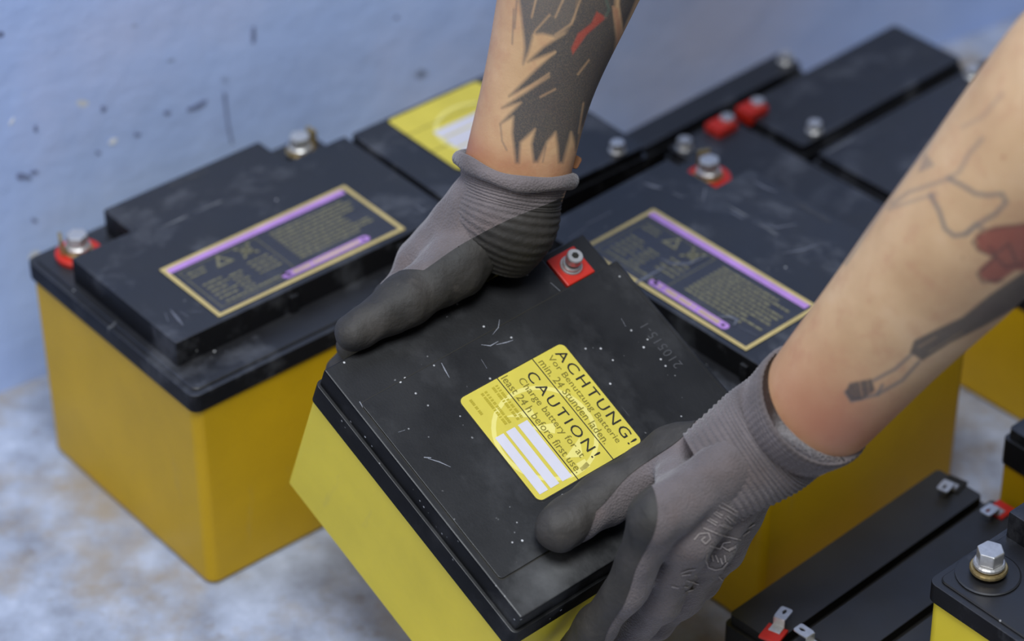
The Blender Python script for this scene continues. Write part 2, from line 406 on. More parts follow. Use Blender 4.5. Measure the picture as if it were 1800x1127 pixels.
def spec_label(parent, x0, y0, x1, y1, z, seed=1):
    """rectangular film with a gold frame, purple stripe and rows of tiny print"""
    rnd = random.Random(seed); t = .0003
    lab = obj('spec_label', bm_mesh('film', prism_bm(rect(x0, y0, x1, y1), z - .0002, z + t)), M['label_dark'], parent, 'dark label film with a gold border and purple stripe')
    zz = z + t + .00012; b = .0024
    obj('gold_border', quad_strips('border', ring_poly(rect(x0, y0, x1, y1), rect(x0 + b, y0 + b, x1 - b, y1 - b)), zz), M['gold'], lab)
    L, Hh = x1 - x0 - 2 * b, y1 - y0 - 2 * b; X = lambda u: x0 + b + u * L; Y = lambda q: y0 + b + q * Hh
    obj('purple_stripe', quad_strips('stripe', [rect(X(0.0), Y(.915), X(.985), Y(1.0))], zz), M['purple'], lab)
    # pill shaped field with a line of letters
    ph = Hh * .105; p0, p1, pc = X(.37), X(.855), Y(.09)
    pill = rrect(p0, pc - ph / 2, p1, pc + ph / 2, ph * .499, 6); pin = rrect(p0 + .0009, pc - ph / 2 + .0009, p1 - .0009, pc + ph / 2 - .0009, ph * .499 - .00095, 6)
    obj('purple_badge', quad_strips('pill', [pill], zz), M['purple'], lab)
    R = []; u = p0 + .0065
    while u < p1 - .007:
        wd = rnd.uniform(.0006, .0014)
        if rnd.random() < .88: R.append(rect(u, pc - ph * .27, u + wd, pc + ph * .27))
        u += wd + .0004
    obj('badge_lettering', quad_strips('bl', R, zz + .0001), M['gold'], lab)
    for mk in (rrect(p0 + .0025, pc - .0013, p0 + .0051, pc + .0013, .00125, 4), rrect(p1 - .0045, pc - .0010, p1 - .0025, pc + .0010, .00095, 4)):
        obj('badge_mark', quad_strips('bm', [mk], zz + .0001), M['ink'], lab)
    R = []
    def row(u0, u1, q, h=.026):
        u = u0
        while u < u1 - .01:
            wd = min(rnd.uniform(.012, .05), u1 - u); R.append(rect(X(u), Y(q), X(u + wd), Y(q + h))); u += wd + .006
    for i in range(10): row(.52, .965 - rnd.choice((0, .02, .1, .0)), .80 - i * .062, .030)
    for i in range(2): row(.05, .15, .77 - i * .07)
    for i in range(5): row(.06, .16 + .02 * (i % 2), .50 - i * .075); row(.19, .26, .46 - i * .07)
    for i in range(4): row(.31, .43, .52 - i * .075)
    row(.07, .40, .115, .028)
    th = .0004
    fr = (X(.03), Y(.07), X(.455), Y(.87))
    R += ring_poly(rect(*fr), rect(fr[0] + th, fr[1] + th, fr[2] - th, fr[3] - th))
    # recycling ring and crossed bin
    cx, cy = X(.235), Y(.74)
    tri = lambda r: [(cx + r * math.cos(math.pi / 2 + i * 2 * math.pi / 3), cy + r * math.sin(math.pi / 2 + i * 2 * math.pi / 3)) for i in range(3)]
    R += ring_poly(tri(.0062), tri(.0034))
    cx, cy = X(.365), Y(.74)
    for sg in (1, -1):
        d = (.0045, .005 * sg); n_ = (-.0005 * sg, .0005)
        R.append([(cx - d[0] - n_[0], cy - d[1] - n_[1]), (cx + d[0] - n_[0], cy + d[1] - n_[1]), (cx + d[0] + n_[0], cy + d[1] + n_[1]), (cx - d[0] + n_[0], cy - d[1] + n_[1])])
    R += ring_poly(rect(cx - .003, cy - .003, cx + .003, cy + .0032), rect(cx - .0022, cy - .0022, cx + .0022, cy + .0024))
    obj('fine_print', quad_strips('print', R, zz), M['dimgold'], lab, 'rows of tiny faded gold print and two symbols')
    return lab

def block_battery(name, label, mat_w, a, b=.1523, zt=.1422, label_rect=(.0364, .0278, .154, .0803), left='disc', right=None, code=True, seed=1, group=None, bs=1.0, lug=True, rot=.3, full_block=True, yel='yellow'):
    """lead battery: yellow case, black lid with a flange and a raised block notched at two corners"""
    e = empty(name, label, 'battery', mat_w, group)
    zf1, zf2 = zt - .0158, zt - .0265
    c = obj('case', bm_mesh('case', case_bm(.0012, .0012, a - .0012, b - .0012, 0, zf2 + .002, .006, .006)), M[yel], e); sharp_auto(c, 50)
    lid = prism_bm(rrect(0, 0, a, b, .005), zf2, zf1, .0012, 2)
    lo = obj('lid', bm_mesh('lid', lid), M['lid'], e); sharp_auto(lo)
    nx, ny, ax = .0445, .1185 - .1523 + b, .008
    rb, rn = a - .0008, a - .0395
    P = [(ax, .0243), (rb, .0243), (rb, ny), (rn, ny), (rn, b - .008), (nx, b - .008), (nx, ny), (ax, ny)]
    if not full_block: P = [(nx + .004, .0043), (rb, .0043), (rb, b - .004), (nx + .004, b - .004)]
    bl = obj('raised_block', bm_mesh('blk', prism_bm(P, zf1 - .001, zt, .0011, 2)), M['lid'], lo); sharp_auto(bl)
    # shallow step along the rim and small ribs on the front of the block
    stp = prism_bm(rrect(.0035, .0035, a - .0035, b - .0035, .004), zf1 - .001, zf1 + .0012, .0006, 1)
    so = obj('rim_step', bm_mesh('step', stp), M['lid'], lo); sharp_auto(so)
    for fx in (.43, .80) if full_block else ():
        obj('rib', bm_mesh('rib', prism_bm(rect(a * fx - .0022, .0226, a * fx + .0022, .0247), zf1, zt - .004, .0004)), M['lid'], lo)
    z = zf1 + .0012
    b1 = bolt(e, .0225, b - .0165, z, bs, red=left, rot=rot); b2 = bolt(e, a - .0185, b - .0165, z, bs, red=right, rot=rot + .4)
    if lug: tag_lug(e, b1, .0225, b - .0165, z, 2.7); tag_lug(e, b2, a - .0185, b - .0165, z, .1)
    if label_rect:
        x0, y0, x1, y1 = label_rect; spec_label(e, x0, y0, x1, y1, zt, seed)
    if code:   # moulded characters too worn to read: a row of raised strokes
        rnd = random.Random(seed + 9); R = []
        for i in range(9):
            u = .0835 + i * .0028; R.append(rect(u, b - .0150, u + .0016 * rnd.uniform(.4, 1.1), b - .0118))
        obj('moulded_code', quad_strips('code', R, zt + .00015), M['emboss'], lo)
    return e

def slab_battery(name, label, mat_w, a, b, h, lid='lid_small', terms=(), group=None, lidh=.022, yel='yellow'):
    """plain box battery with a flat lid"""
    e = empty(name, label, 'battery', mat_w, group)
    sharp_auto(obj('case', bm_mesh('case', case_bm(.0008, .0008, a - .0008, b - .0008, 0, h - lidh + .001, .003, .004)), M[yel], e), 50)
    lo = obj('lid', bm_mesh('lid', prism_bm(rrect(0, 0, a, b, .003), h - lidh, h - .006, .0008, 2)), M[lid], e); sharp_auto(lo)
    i = .0018
    t = obj('lid_top', bm_mesh('top', prism_bm(rrect(i, i, a - i, b - i, .0025), h - .007, h, .0009, 2)), M[lid], lo); sharp_auto(t)
    for kind, x, y, ang in terms:
        if kind == 'bolt': bolt(e, x, y, h - .004, .72)
        elif kind == 'redbolt': bolt(e, x, y, h - .003, .72, red='pad')
        else: blade(e, x, y, h, ang, kind == 'redblade')
    return e

def blade(parent, x, y, z, ang, red):
    """push-on blade terminal: base block and a bent tab with a hole"""
    T = Matrix.Translation((x, y, z)) @ Matrix.Rotation(ang, 4, 'Z')
    root = obj('terminal_base', bm_mesh('tb', prism_bm(rect(-.0052, -.0095, .0052, .0012), -.0005, .0012, .0003)), M['red'] if red else M['ink'], parent, 'red terminal base' if red else None)
    root.matrix_local = T
    bm = bmesh.new()
    # foot plate, riser and flat tab with a slot
    for P, z0, z1 in ((rect(-.003, -.004, .003, .001), .0012, .0018), (rect(-.003, .0008, .003, .0014), .0012, .006)):
        prism_bm(P, z0, z1, .0001, 1, bm=bm)
    out = rrect(-.0031, .0010, .0031, .0095, .0012, 4); inn = [(.0009 * math.cos(q), .0062 + .0018 * math.sin(q)) for q in [math.radians(-90 + 15 * i) for i in range(24)]]
    n = len(out)
    for zz in (.0058, .0064):
        V1 = [bm.verts.new((p[0], p[1], zz)) for p in out]; V2 = [bm.verts.new((p[0], p[1], zz)) for p in inn]
        for i in range(n): bm.faces.new((V1[i], V1[(i + 1) % n], V2[(i + 1) % n], V2[i]))
        if zz == .0058: A1, A2 = V1, V2
    for i in range(n):
        bm.faces.new((A1[i], A1[(i + 1) % n], V1[(i + 1) % n], V1[i])); bm.faces.new((A2[i], A2[(i + 1) % n], V2[(i + 1) % n], V2[i]))
    obj('terminal_tab', bm_mesh('tab', bm), M['steel'], root)

def caution_sticker(parent, T, s=.062, text=True, fields=((.050, .128), (.152, .232), (.262, .350)), fu=(.405, .945)):
    """square yellow sticker, T places its lower left corner (text runs along local x)"""
    st = obj('caution_sticker', bm_mesh('st', prism_bm(rrect(0, 0, s, s, .0035, 6), 0, .00025)), M['ink'], parent, 'yellow caution sticker with white fields')
    st.matrix_local = T
    e_ = .0006
    obj('sticker_face', quad_strips('face', [rrect(e_, e_, s - e_, s - e_, .003, 6)], .00032), M['sticker'], st)
    S = lambda u, q: (u * s, q * s)
    # pale ring and triangle behind the text
    c0 = (.56, .40)
    circ = lambda r, n=40: [S(c0[0] + r * math.cos(2 * math.pi * i / n), c0[1] + r * math.sin(2 * math.pi * i / n)) for i in range(n)]
    clampp = lambda P: [(min(max(p[0], e_), s - e_), min(max(p[1], e_), s - e_)) for p in P]
    R = [clampp(P) for P in ring_poly(circ(.40), circ(.365))]
    R += [[S(.30, .22), S(.42, .42), S(.34, .44)], [S(.45, .30), S(.53, .52), S(.60, .46)], [S(.72, .60), S(.86, .52), S(.80, .40)], [S(.88, .52), S(.95, .52), S(.95, .44), S(.88, .44)]]
    obj('pale_emblem', quad_strips('emb', R, .00036), M['sticker_pale'], st)
    obj('divider_lines', quad_strips('div', [rect(0, .700 * s, s, .708 * s), rect(0, .368 * s, s, .376 * s)], .00042), M['ink'], st)
    for q0, q1 in fields:
        obj('white_field', quad_strips('wf', [rect(fu[0] * s, q0 * s, fu[1] * s, q1 * s)], .00044), M['white'], st)
    if not text: return st
    z = .00050
    def T_(txt, u0, u1, q0, q1, mat, sp=1.0):
        obj('sticker_text', text_mesh(txt, u0 * s, q0 * s, u1 * s, q1 * s, z, sp), M[mat], st)
    T_('ACHTUNG!', .055, .955, .880, .965, 'ink', 1.25)
    T_('Vor Benutzung Batterie', .055, .90, .795, .860, 'olive')
    T_('min. 24 Stunden laden.', .055, .86, .722, .785, 'olive')
    T_('CAUTION!', .095, .905, .572, .655, 'ink', 1.25)
    T_('Charge battery for at', .10, .86, .478, .552, 'olive')
    T_('least 24 h before first use.', .025, .945, .392, .455, 'olive')
    rnd = random.Random(3); R = []
    for q, u1 in ((.318, .37), (.285, .37), (.215, .36), (.182, .36), (.075, .20)):
        u = .055
        while u < u1:
            wd = rnd.uniform(.008, .016); R.append(rect(u * s, q * s, min(u + wd, u1) * s, (q + .022) * s)); u += wd + rnd.choice((.004, .004, .012))
    obj('small_print', quad_strips('sp', R, z), M['olive2'], st)
    return st

# ------------------------------------------------------------------ batteries on the floor
A = .184
block_battery('battery', 'yellow battery with purple striped label standing against the blue wall, its red ring terminal exposed', LF, A, seed=1)
MF = pose(-.009767, 1.243812, -.836080)
block_battery('battery', 'yellow battery behind the held one with a scratched gold framed label and brass red terminal', MF, .1965, seed=5)

# battery with the yellow sticker between the left battery and the arm
e = slab_battery('battery', 'black topped battery by the wall carrying a yellow and white sticker', LF @ pose(.1846, .0045, 0), .1174, .1150, .1420, 'lid', [('bolt', .1015, .008, 0)], lidh=.028)
caution_sticker(e, Matrix.Translation((.0240, .0470, .1421)), .0640, text=False, fields=((.06, .27), (.29, .46), (.48, .60)), fu=(.20, .95))

RB = LF @ Matrix.Translation((.41, .02, 0)) @ Matrix.Rotation(.05, 4, 'Z') @ Matrix.Translation((-.41, -.02, 0))
slab_battery('battery', 'slim dark battery at the rear of the group, nearest the blue wall', RB @ pose(.318, .0535, 0), .157, .0215, .100, 'lid', [('bolt', .150, .0105, 0)], lidh=.022)
slab_battery('battery', 'small black battery wedged beside the scratched label battery, red terminal at its corner', RB @ pose(.3515, -.100, 0), .0505, .1480, .100, 'lid', [('bolt', .0085, .140, 0), ('redbolt', .0415, .139, 0)], lidh=.022)
slab_battery('battery', 'black topped battery with one red and one bare screw beside the rear slim one', RB @ pose(.4075, -.0065, 0), .1400, .0560, .100, 'lid', [('redbolt', .0105, .0455, 0), ('bolt', .0185, .0085, 0)], lidh=.022)
slab_battery('battery', 'wide black battery with a raised flat top under the tattooed forearm on the right', RB @ pose(.4085, -.2150, 0), .1500, .2020, .100, 'lid', [('bolt', .1270, .1935, 0)], lidh=.026)

# slim batteries with blade terminals at the lower right
SW = .757
s1 = on_z(1272, 1078, .065)
SF = pose(s1.x, s1.y, SW)
w_s = .0325
slab_battery('slim_battery', 'slim black blade-terminal battery right against the large yellow case', SF @ pose(0, -w_s, 0), .158, w_s, .065, 'lid_small', [('redblade', .010, .007, -math.pi / 2 + .25), ('blade', .1475, .016, math.pi / 2 + .2)], 'slim batteries with blade terminals')
slab_battery('slim_battery', 'middle slim black battery of the blade terminal row, red terminal at its far end', SF @ pose(.001, -2 * w_s - .0012, 0), .158, w_s, .065, 'lid_small', [('blade', .012, .022, 0), ('redblade', .148, .022, math.pi / 2)], 'slim batteries with blade terminals')
slab_battery('slim_battery', 'slim black battery squeezed between its row and the battery with the large hex bolt', SF @ pose(-.002, -2 * w_s - .0026 - .0225, 0), .158, .0225, .065, 'lid_small', [('blade', .012, .011, 0)], 'slim batteries with blade terminals')

# battery with the large bolt, lower right
bp = on_z(1629, 1020, .1264)
BW = .712
BFm = pose(bp.x, bp.y, BW) @ pose(0, -.1523, 0)
BB = block_battery('battery', 'yellow battery with a large clean hex bolt on its near corner terminal', BFm, A, label_rect=None, code=False, left=None, seed=8, bs=1.12, lug=False, rot=.95, full_block=False, yel='yellow_held')
obj('terminal_collar', bm_mesh('collar', cyl_bm([(.0150, .1264 + .0008), (.0150, .1264 + .0019), (.0142, .1264 + .0022), (.0118, .1264 + .0022)], 40, off=(.0225, .1523 - .0165))), M['lid'], BB)
b3 = on_z(1762, 768, .094)
slab_battery('battery', 'small yellow battery with stepped black lid beyond the one with the large hex bolt', pose(b3.x, b3.y, .715) @ pose(0, -.0600, 0), .150, .0600, .100, 'lid', [], lidh=.022)

# ------------------------------------------------------------------ the held battery
OC = Vector((-.08791812, 1.06427728, .199121))
RC = Matrix(((.59791086, .77171357, .21670432), (-.69751407, .63412828, -.33369964), (-.39493888, .04836833, .91743326)))
CF = Matrix.Translation(OC) @ RC.to_4x4()
aC, bC, hC = .15139, .16207, .10679
def cw(p): return CF @ Vector(p)

e = empty('battery', 'tilted yellow battery held in two gloved hands, its black lid bearing the CAUTION sticker', 'battery', CF @ Matrix.Translation((0, 0, -hC)))
z0 = hC                                                # lid top in the object's own frame
sharp_auto(obj('case', bm_mesh('case', case_bm(.0008, .0008, aC - .0008, bC - .0008, 0, z0 - .0255, .0022, .004)), M['yellow_held'], e), 50)
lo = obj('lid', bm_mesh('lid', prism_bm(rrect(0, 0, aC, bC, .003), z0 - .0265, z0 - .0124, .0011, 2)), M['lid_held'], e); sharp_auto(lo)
i = .0016; rx, ry = .0240, .1290
P = [(i, i), (aC - i, i), (aC - i, ry), (aC - rx, ry), (aC - rx, bC - i), (rx, bC - i), (rx, ry), (i, ry)]
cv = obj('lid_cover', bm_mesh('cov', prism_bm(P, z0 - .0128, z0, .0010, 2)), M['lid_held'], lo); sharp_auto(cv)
for x0, x1 in ((i, rx - .0002), (aC - rx + .0002, aC - i)):
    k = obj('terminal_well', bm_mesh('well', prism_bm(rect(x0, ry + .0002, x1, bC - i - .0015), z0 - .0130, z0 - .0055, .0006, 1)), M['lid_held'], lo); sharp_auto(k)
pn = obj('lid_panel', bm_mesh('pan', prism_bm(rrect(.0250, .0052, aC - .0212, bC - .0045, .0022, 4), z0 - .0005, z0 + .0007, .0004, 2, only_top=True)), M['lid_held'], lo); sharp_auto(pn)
# joint line round the panel
R = ring_poly(rrect(.0245, .0047, aC - .0207, bC - .0040, .0024, 4), rrect(.0251, .0053, aC - .0213, bC - .0046, .0022, 4))
obj('panel_joint', quad_strips('joint', R, z0 + .00006), M['ink'], lo)
bolt(e, .0142, .1405, z0 - .0056, .72, red='square', socket=True)
bolt(e, aC - .0142, .1405, z0 - .0056, .72, red=None, socket=True)
caution_sticker(e, Matrix.Translation((.0462, .0446, z0 + .0007)) @ Matrix.Rotation(-.012, 4, 'Z'), .0630)
tm = text_mesh('210515-1', .0600, .1452, .0868, .1502, z0 + .0009, 1.15, flip=True)
obj('moulded_code', tm, M['emboss'], lo)

# ------------------------------------------------------------------ hands: smooth surface from a distance field
def surface_nets(f, org, h):
    ins = f < 0
    nx, ny, nz = f.shape
    c = np.zeros((nx - 1, ny - 1, nz - 1), np.int8)
    for dx in (0, 1):
        for dy in (0, 1):
            for dz in (0, 1): c += ins[dx:nx - 1 + dx, dy:ny - 1 + dy, dz:nz - 1 + dz]
    act = (c > 0) & (c < 8)
    idx = -np.ones(act.shape, np.int64); I, J, K = np.nonzero(act); idx[I, J, K] = np.arange(len(I))
    acc = np.zeros((len(I), 3)); cnt = np.zeros(len(I))
    cor = [(x, y, z) for x in (0, 1) for y in (0, 1) for z in (0, 1)]
    for a_ in cor:
        for b_ in cor:
            if b_ > a_ and sum(abs(p - q) for p, q in zip(a_, b_)) == 1:
                fa = f[I + a_[0], J + a_[1], K + a_[2]]; fb = f[I + b_[0], J + b_[1], K + b_[2]]
                cr = (fa < 0) != (fb < 0); t = np.where(cr, fa / np.where(cr, fa - fb, 1), 0)
                for ax in range(3): acc[:, ax] += cr * (a_[ax] + t * (b_[ax] - a_[ax]))
                cnt += cr
    V = (acc / cnt[:, None] + np.stack([I, J, K], 1)) * h + np.array(org)
    Q = []
    for ax in range(3):
        o1, o2 = [(1, 2), (2, 0), (0, 1)][ax]
        A_ = ins.take(range(0, ins.shape[ax] - 1), ax); B_ = ins.take(range(1, ins.shape[ax]), ax)
        for flip in (False, True):
            P = np.stack(np.nonzero((A_ & ~B_) if not flip else (~A_ & B_)), 1)
            P = P[(P[:, o1] > 0) & (P[:, o2] > 0) & (P[:, o1] < act.shape[o1]) & (P[:, o2] < act.shape[o2])]
            d1 = np.zeros(3, int); d1[o1] = 1; d2 = np.zeros(3, int); d2[o2] = 1
            q = [idx[tuple((P - u).T)] for u in (d1 + d2, d2, 0 * d1, d1)]
            q = np.stack(q if not flip else q[::-1], 1); Q.append(q)
    return V, np.concatenate(Q)

def blend_field(P, bones, k):
    """smooth union of tapered capsules; also returns per-bone distances"""
    D = []
    for a_, b_, ra, rb in bones:
        a_ = np.array(a_); ab = np.array(b_) - a_; t = np.clip(((P - a_) @ ab) / (ab @ ab), 0, 1)
        D.append(np.linalg.norm(P - a_ - t[:, None] * ab, axis=1) - (ra + (rb - ra) * t))
    D = np.stack(D); mn = D.min(0)
    return mn - k * np.log(np.exp(-(D - mn) / k).sum(0)) + k * .45, D

def hand_surface(bones, h, k, wr=0.0):
    pts = np.array([b[0] for b in bones] + [b[1] for b in bones]); lo_, hi_ = pts.min(0) - .024, pts.max(0) + .024
    n = np.ceil((hi_ - lo_) / h).astype(int) + 1
    g = np.stack(np.meshgrid(*[lo_[i_] + h * np.arange(n[i_]) for i_ in range(3)], indexing='ij'), -1).reshape(-1, 3)
    F, _ = blend_field(g, bones, k)
    F = F + wr * (np.sin(g @ np.array([310., 120, 90])) * np.sin(g @ np.array([-60., 260, 170]) + 1) + .6 * np.sin(g @ np.array([150., -420, 380])))
    return surface_nets(F.reshape(n), lo_, h)

def split_mesh(V, Q, g):
    """cut a mesh along g = 0; returns the (g<0) and (g>0) halves"""
    T = np.concatenate([Q[:, [0, 1, 2]], Q[:, [0, 2, 3]]])
    s = g[T] > 0; n = s.sum(1)
    neg, pos = [tuple(t) for t in T[n == 0]], [tuple(t) for t in T[n == 3]]
    V = list(map(tuple, V)); cache = {}
    def cut(a_, b_):
        k_ = (min(a_, b_), max(a_, b_))
        if k_ not in cache:
            t = g[a_] / (g[a_] - g[b_]); cache[k_] = len(V)
            V.append(tuple(V[a_][i_] + t * (V[b_][i_] - V[a_][i_]) for i_ in range(3)))
        return cache[k_]
    for t in T[(n > 0) & (n < 3)]:
        t = list(map(int, t)); sg = [g[i_] > 0 for i_ in t]
        odd = [i_ for i_ in range(3) if sg.count(sg[i_]) == 1][0]
        a_, b_, c_ = t[odd], t[(odd + 1) % 3], t[(odd + 2) % 3]
        p, q = cut(a_, b_), cut(a_, c_)
        (pos if sg[odd] else neg).append((a_, p, q))
        (neg if sg[odd] else pos).extend([(p, b_, c_), (p, c_, q)])
    out = []
    for F in (neg, pos):
        F = np.array(F, int); u, inv = np.unique(F, return_inverse=True)
        me = bpy.data.meshes.new('glove'); me.from_pydata([V[i_] for i_ in u], [], inv.reshape(-1, 3).tolist()); me.update(); out.append(me)
    return out

def inflate(me, d):
    co = np.empty(len(me.vertices) * 3); me.vertices.foreach_get('co', co)
    nn = np.empty(len(me.vertices) * 3); me.vertex_normals.foreach_get('vector', nn) if hasattr(me.vertex_normals, 'foreach_get') else me.vertices.foreach_get('normal', nn)
    me.vertices.foreach_set('co', co + nn * d); me.update()

def chain(pts, rs): return [(pts[i_], pts[i_ + 1], rs[i_], rs[i_ + 1]) for i_ in range(len(pts) - 1)]

def tube(name, centers, ups, rads, seg, mat, parent, label=None, ridge=0, nridge=0, cap=True):
    """swept elliptic tube; rads = (rx, ry) per ring"""
    n = len(centers); V = []; F = []
    for i_ in range(n):
        d = (centers[min(i_ + 1, n - 1)] - centers[max(i_ - 1, 0)]).normalized()
        e2 = (ups[i_] - d * ups[i_].dot(d)).normalized(); e1 = d.cross(e2)
        for j in range(seg):
            a_ = 2 * math.pi * j / seg; k_ = 1 + ridge * math.cos(nridge * a_)
            V.append(centers[i_] + e1 * (rads[i_][0] * math.cos(a_) * k_) + e2 * (rads[i_][1] * math.sin(a_) * k_))
    for i_ in range(n - 1):
        for j in range(seg): F.append((i_ * seg + j, i_ * seg + (j + 1) % seg, (i_ + 1) * seg + (j + 1) % seg, (i_ + 1) * seg + j))
    if cap: F.append(tuple(range(seg))[::-1]); F.append(tuple(range((n - 1) * seg, n * seg)))
    me = bpy.data.meshes.new(name); me.from_pydata([tuple(p) for p in V], [], F); me.update()
    return obj(name, me, mat, parent, label, smooth=True)

def spline(pts, n):
    """Catmull-Rom through points (tuples of any length)"""
    P = [np.array(p, float) for p in pts]; P = [2 * P[0] - P[1]] + P + [2 * P[-1] - P[-2]]
    out = []; m_ = len(P) - 3
    for i_ in range(n):
        s = i_ / (n - 1) * m_; k_ = min(int(s), m_ - 1); t = s - k_; a_, b_, c_, d_ = P[k_:k_ + 4]
        out.append(.5 * ((2 * b_) + (-a_ + c_) * t + (2 * a_ - 5 * b_ + 4 * c_ - d_) * t * t + (-a_ + 3 * b_ - 3 * c_ + d_) * t ** 3))
    return out

person = empty('person', 'person with tattooed forearms in grey knit gloves, holding the tilted battery', 'person', Matrix.Translation((.25, 1.35, 0)))
PINV = person.matrix_world.inverted()
def wparent(o, par):
    o.parent = par; o.matrix_parent_inverse = par.matrix_world.inverted() if par is person else Matrix.Identity(4)

def make_glove(name, label, bones, coatf, k=.0020, wr=.00035, h=.00112):
    V, Q = hand_surface(bones, h, k, wr)
    g = coatf(V)
    knit, coat = split_mesh(V, Q, g)
    for me in (knit, coat):
        me.transform(CF)
    inflate(coat, .00035)
    gl = obj(name, knit, M['knit'], None, label, smooth=True); gl.parent = person; gl.matrix_parent_inverse = PINV
    ct = obj('palm_coating', coat, M['coat'], gl, 'dark rubber coating over palm and fingers', smooth=True)
    return gl, (V, Q)

# hand on the right of the battery (thumb on the lid, fingers down the front face)
wv = np.array([.20, .62, -.74]); wv /= np.linalg.norm(wv)
Wr = np.array([.1640, .1290, .0640])
MC = [np.array(p) for p in ((.1575, .0575, .0500), (.1680, .0735, .0350), (.1720, .0885, .0180), (.1720, .1020, .0010))]
FG = [[(.1660, .0480, .0070), (.1650, .0400, -.0240), (.1628, .0340, -.0520)],
      [(.1735, .0680, -.0120), (.1700, .0630, -.0460), (.1635, .0590, -.0740)],
      [(.1740, .0860, -.0260), (.1700, .0825, -.0540), (.1635, .0800, -.0780)],
      [(.1710, .1020, -.0300), (.1680, .1000, -.0500), (.1625, .0980, -.0680)]]
FR = [(.0112, .0098, .0092, .0084), (.0114, .0098, .0092, .0084), (.0109, .0094, .0088, .0080), (.0100, .0086, .0080, .0074)]
bonesR = []
for j in range(4):
    bonesR += chain([tuple(MC[j])] + FG[j], FR[j])
    base = Wr + np.array([-.0042, -.024, -.0122]) + wv * (-.013 + .0095 * j)
    bonesR.append((tuple(base), tuple(MC[j]), .0132, FR[j][0] + .001))
thR = [(.1480, .1180, .0500), (.1310, .0980, .0310), (.1268, .0670, .0138), (.1275, .0385, .0128)]
thr_r = (.0140, .0126, .0124, .0120)
bonesR += chain(thR, thr_r)
bonesR.append((tuple(Wr + np.array([0, -.019, -.008])), thR[0], .0142, .0140))
bonesR.append((thR[1], tuple(MC[0] + np.array([0, .010, .002])), .0090, .0100))     # web
CAML = CF.inverted() @ CAM
def dip_plane(p, q, depth_ref):
    """plane through two photo points taken at the depth of a joint, across the hand"""
    dz = (cw(depth_ref) - CAM).dot(fwd); ci = CF.inverted()
    a_ = np.array(ci @ (CAM + px(*p) * dz)); b_ = np.array(ci @ (CAM + px(*q) * dz)); vv = a_ - np.array(CAML)
    n_ = np.cross(b_ - a_, vv); return a_, n_ / np.linalg.norm(n_)
def coatR(V):
    _, D = blend_field(V, bonesR, .004)
    nb_ = len(bonesR); th_i = [nb_ - 5, nb_ - 4, nb_ - 3, nb_ - 1]; fi = [i_ for i_ in range(nb_) if i_ not in th_i]
    wt = 1 / (1 + np.exp(np.clip((D[th_i].min(0) - D[fi].min(0)) / .0025, -40, 40)))
    a_, n_ = dip_plane((1238, 730), (1012, 922), thR[1])
    if n_ @ (np.array(thR[3]) + np.array([-.02, 0, 0]) - a_) < 0: n_ = -n_
    gt = (V - a_) @ n_ + .0012 * np.sin(V[:, 1] * 150) + np.clip(.052 - V[:, 1], 0, 1) * .8
    a_, n_ = dip_plane((1160, 915), (1066, 1120), FG[0][0])
    if n_ @ (np.array([.10, .02, 0]) - a_) < 0: n_ = -n_
    gf = (V - a_) @ n_ + .0008 * np.sin(V[:, 2] * 140)
    return np.maximum(gt, gf - .05 * wt)
gR, VQR = make_glove('glove', 'grey knit glove with printed back, thumb resting on the lid', bonesR, coatR)

# hand behind the battery (thumb along the rear edge of the lid, fingers down the rear face)
WL = np.array([-.0230, .1185, .0400]); WG = np.array([-.0205, .1140, .0270])
thL = [(-.0150, .1100, .0200), (-.0075, .0820, .0120), (-.0050, .0500, .0095), (-.0045, .0215, .0070)]
thl_r = (.0165, .0148, .0122, .0092)
MCL = [(-.0240, .0800, -.0040), (-.0255, .0830, -.0240), (-.0245, .0860, -.0430), (-.0220, .0900, -.0600)]
FL_ = [[(-.0170, .0600, -.0140), (-.0140, .0470, -.0220), (-.0125, .0350, -.0270)],
       [(-.0165, .0600, -.0370), (-.0135, .0450, -.0440), (-.0125, .0330, -.0480)],
       [(-.0165, .0640, -.0560), (-.0135, .0500, -.0640), (-.0125, .0380, -.0680)],
       [(-.0160, .0700, -.0720), (-.0135, .0570, -.0790), (-.0125, .0470, -.0820)]]
FRL = [(.0112, .0102, .0095, .0085), (.0112, .0104, .0096, .0086), (.0108, .0100, .0094, .0084), (.0098, .0092, .0086, .0078)]
bonesL = []
for j in range(4):
    bonesL += chain([MCL[j]] + FL_[j], FRL[j])
    base = WG + np.array([.002, .006, -.006]) * (j - 1.0)
    bonesL.append((tuple(base), MCL[j], .0165, FRL[j][0] + .0015))
bonesL += chain(thL, thl_r)
bonesL.append((tuple(WG), thL[0], .0175, .0160))
bonesL.append((tuple(WG + np.array([.002, .008, -.004])), (-.0165, .1340, .0000), .0190, .0150))   # heel of the palm
bonesL.append((thL[1], MCL[0], .0090, .0100))
DIPL = ((985, 342), (712, 490))
def coatL(V):
    # the dip line runs from the heel of the palm to the thumb knuckle
    a_, n_ = dip_plane(DIPL[0], DIPL[1], thL[0])
    if n_ @ (np.array([.05, .08, -.02]) - a_) < 0: n_ = -n_
    return (V - a_) @ n_ + .0016 * np.sin(V[:, 1] * 75 - 5.2) + np.clip(.062 - V[:, 1], 0, 1) * .9
gL, VQL = make_glove('glove', 'grey knit glove gripping the rear edge of the lid', bonesL, coatL)

# ------------------------------------------------------------------ forearms
def at_depth(x, y, ref):
    """point on the ray of a photo pixel at the same distance as ref"""
    d = px(x, y); return CAM + d * ((Vector(ref) - CAM).dot(fwd))

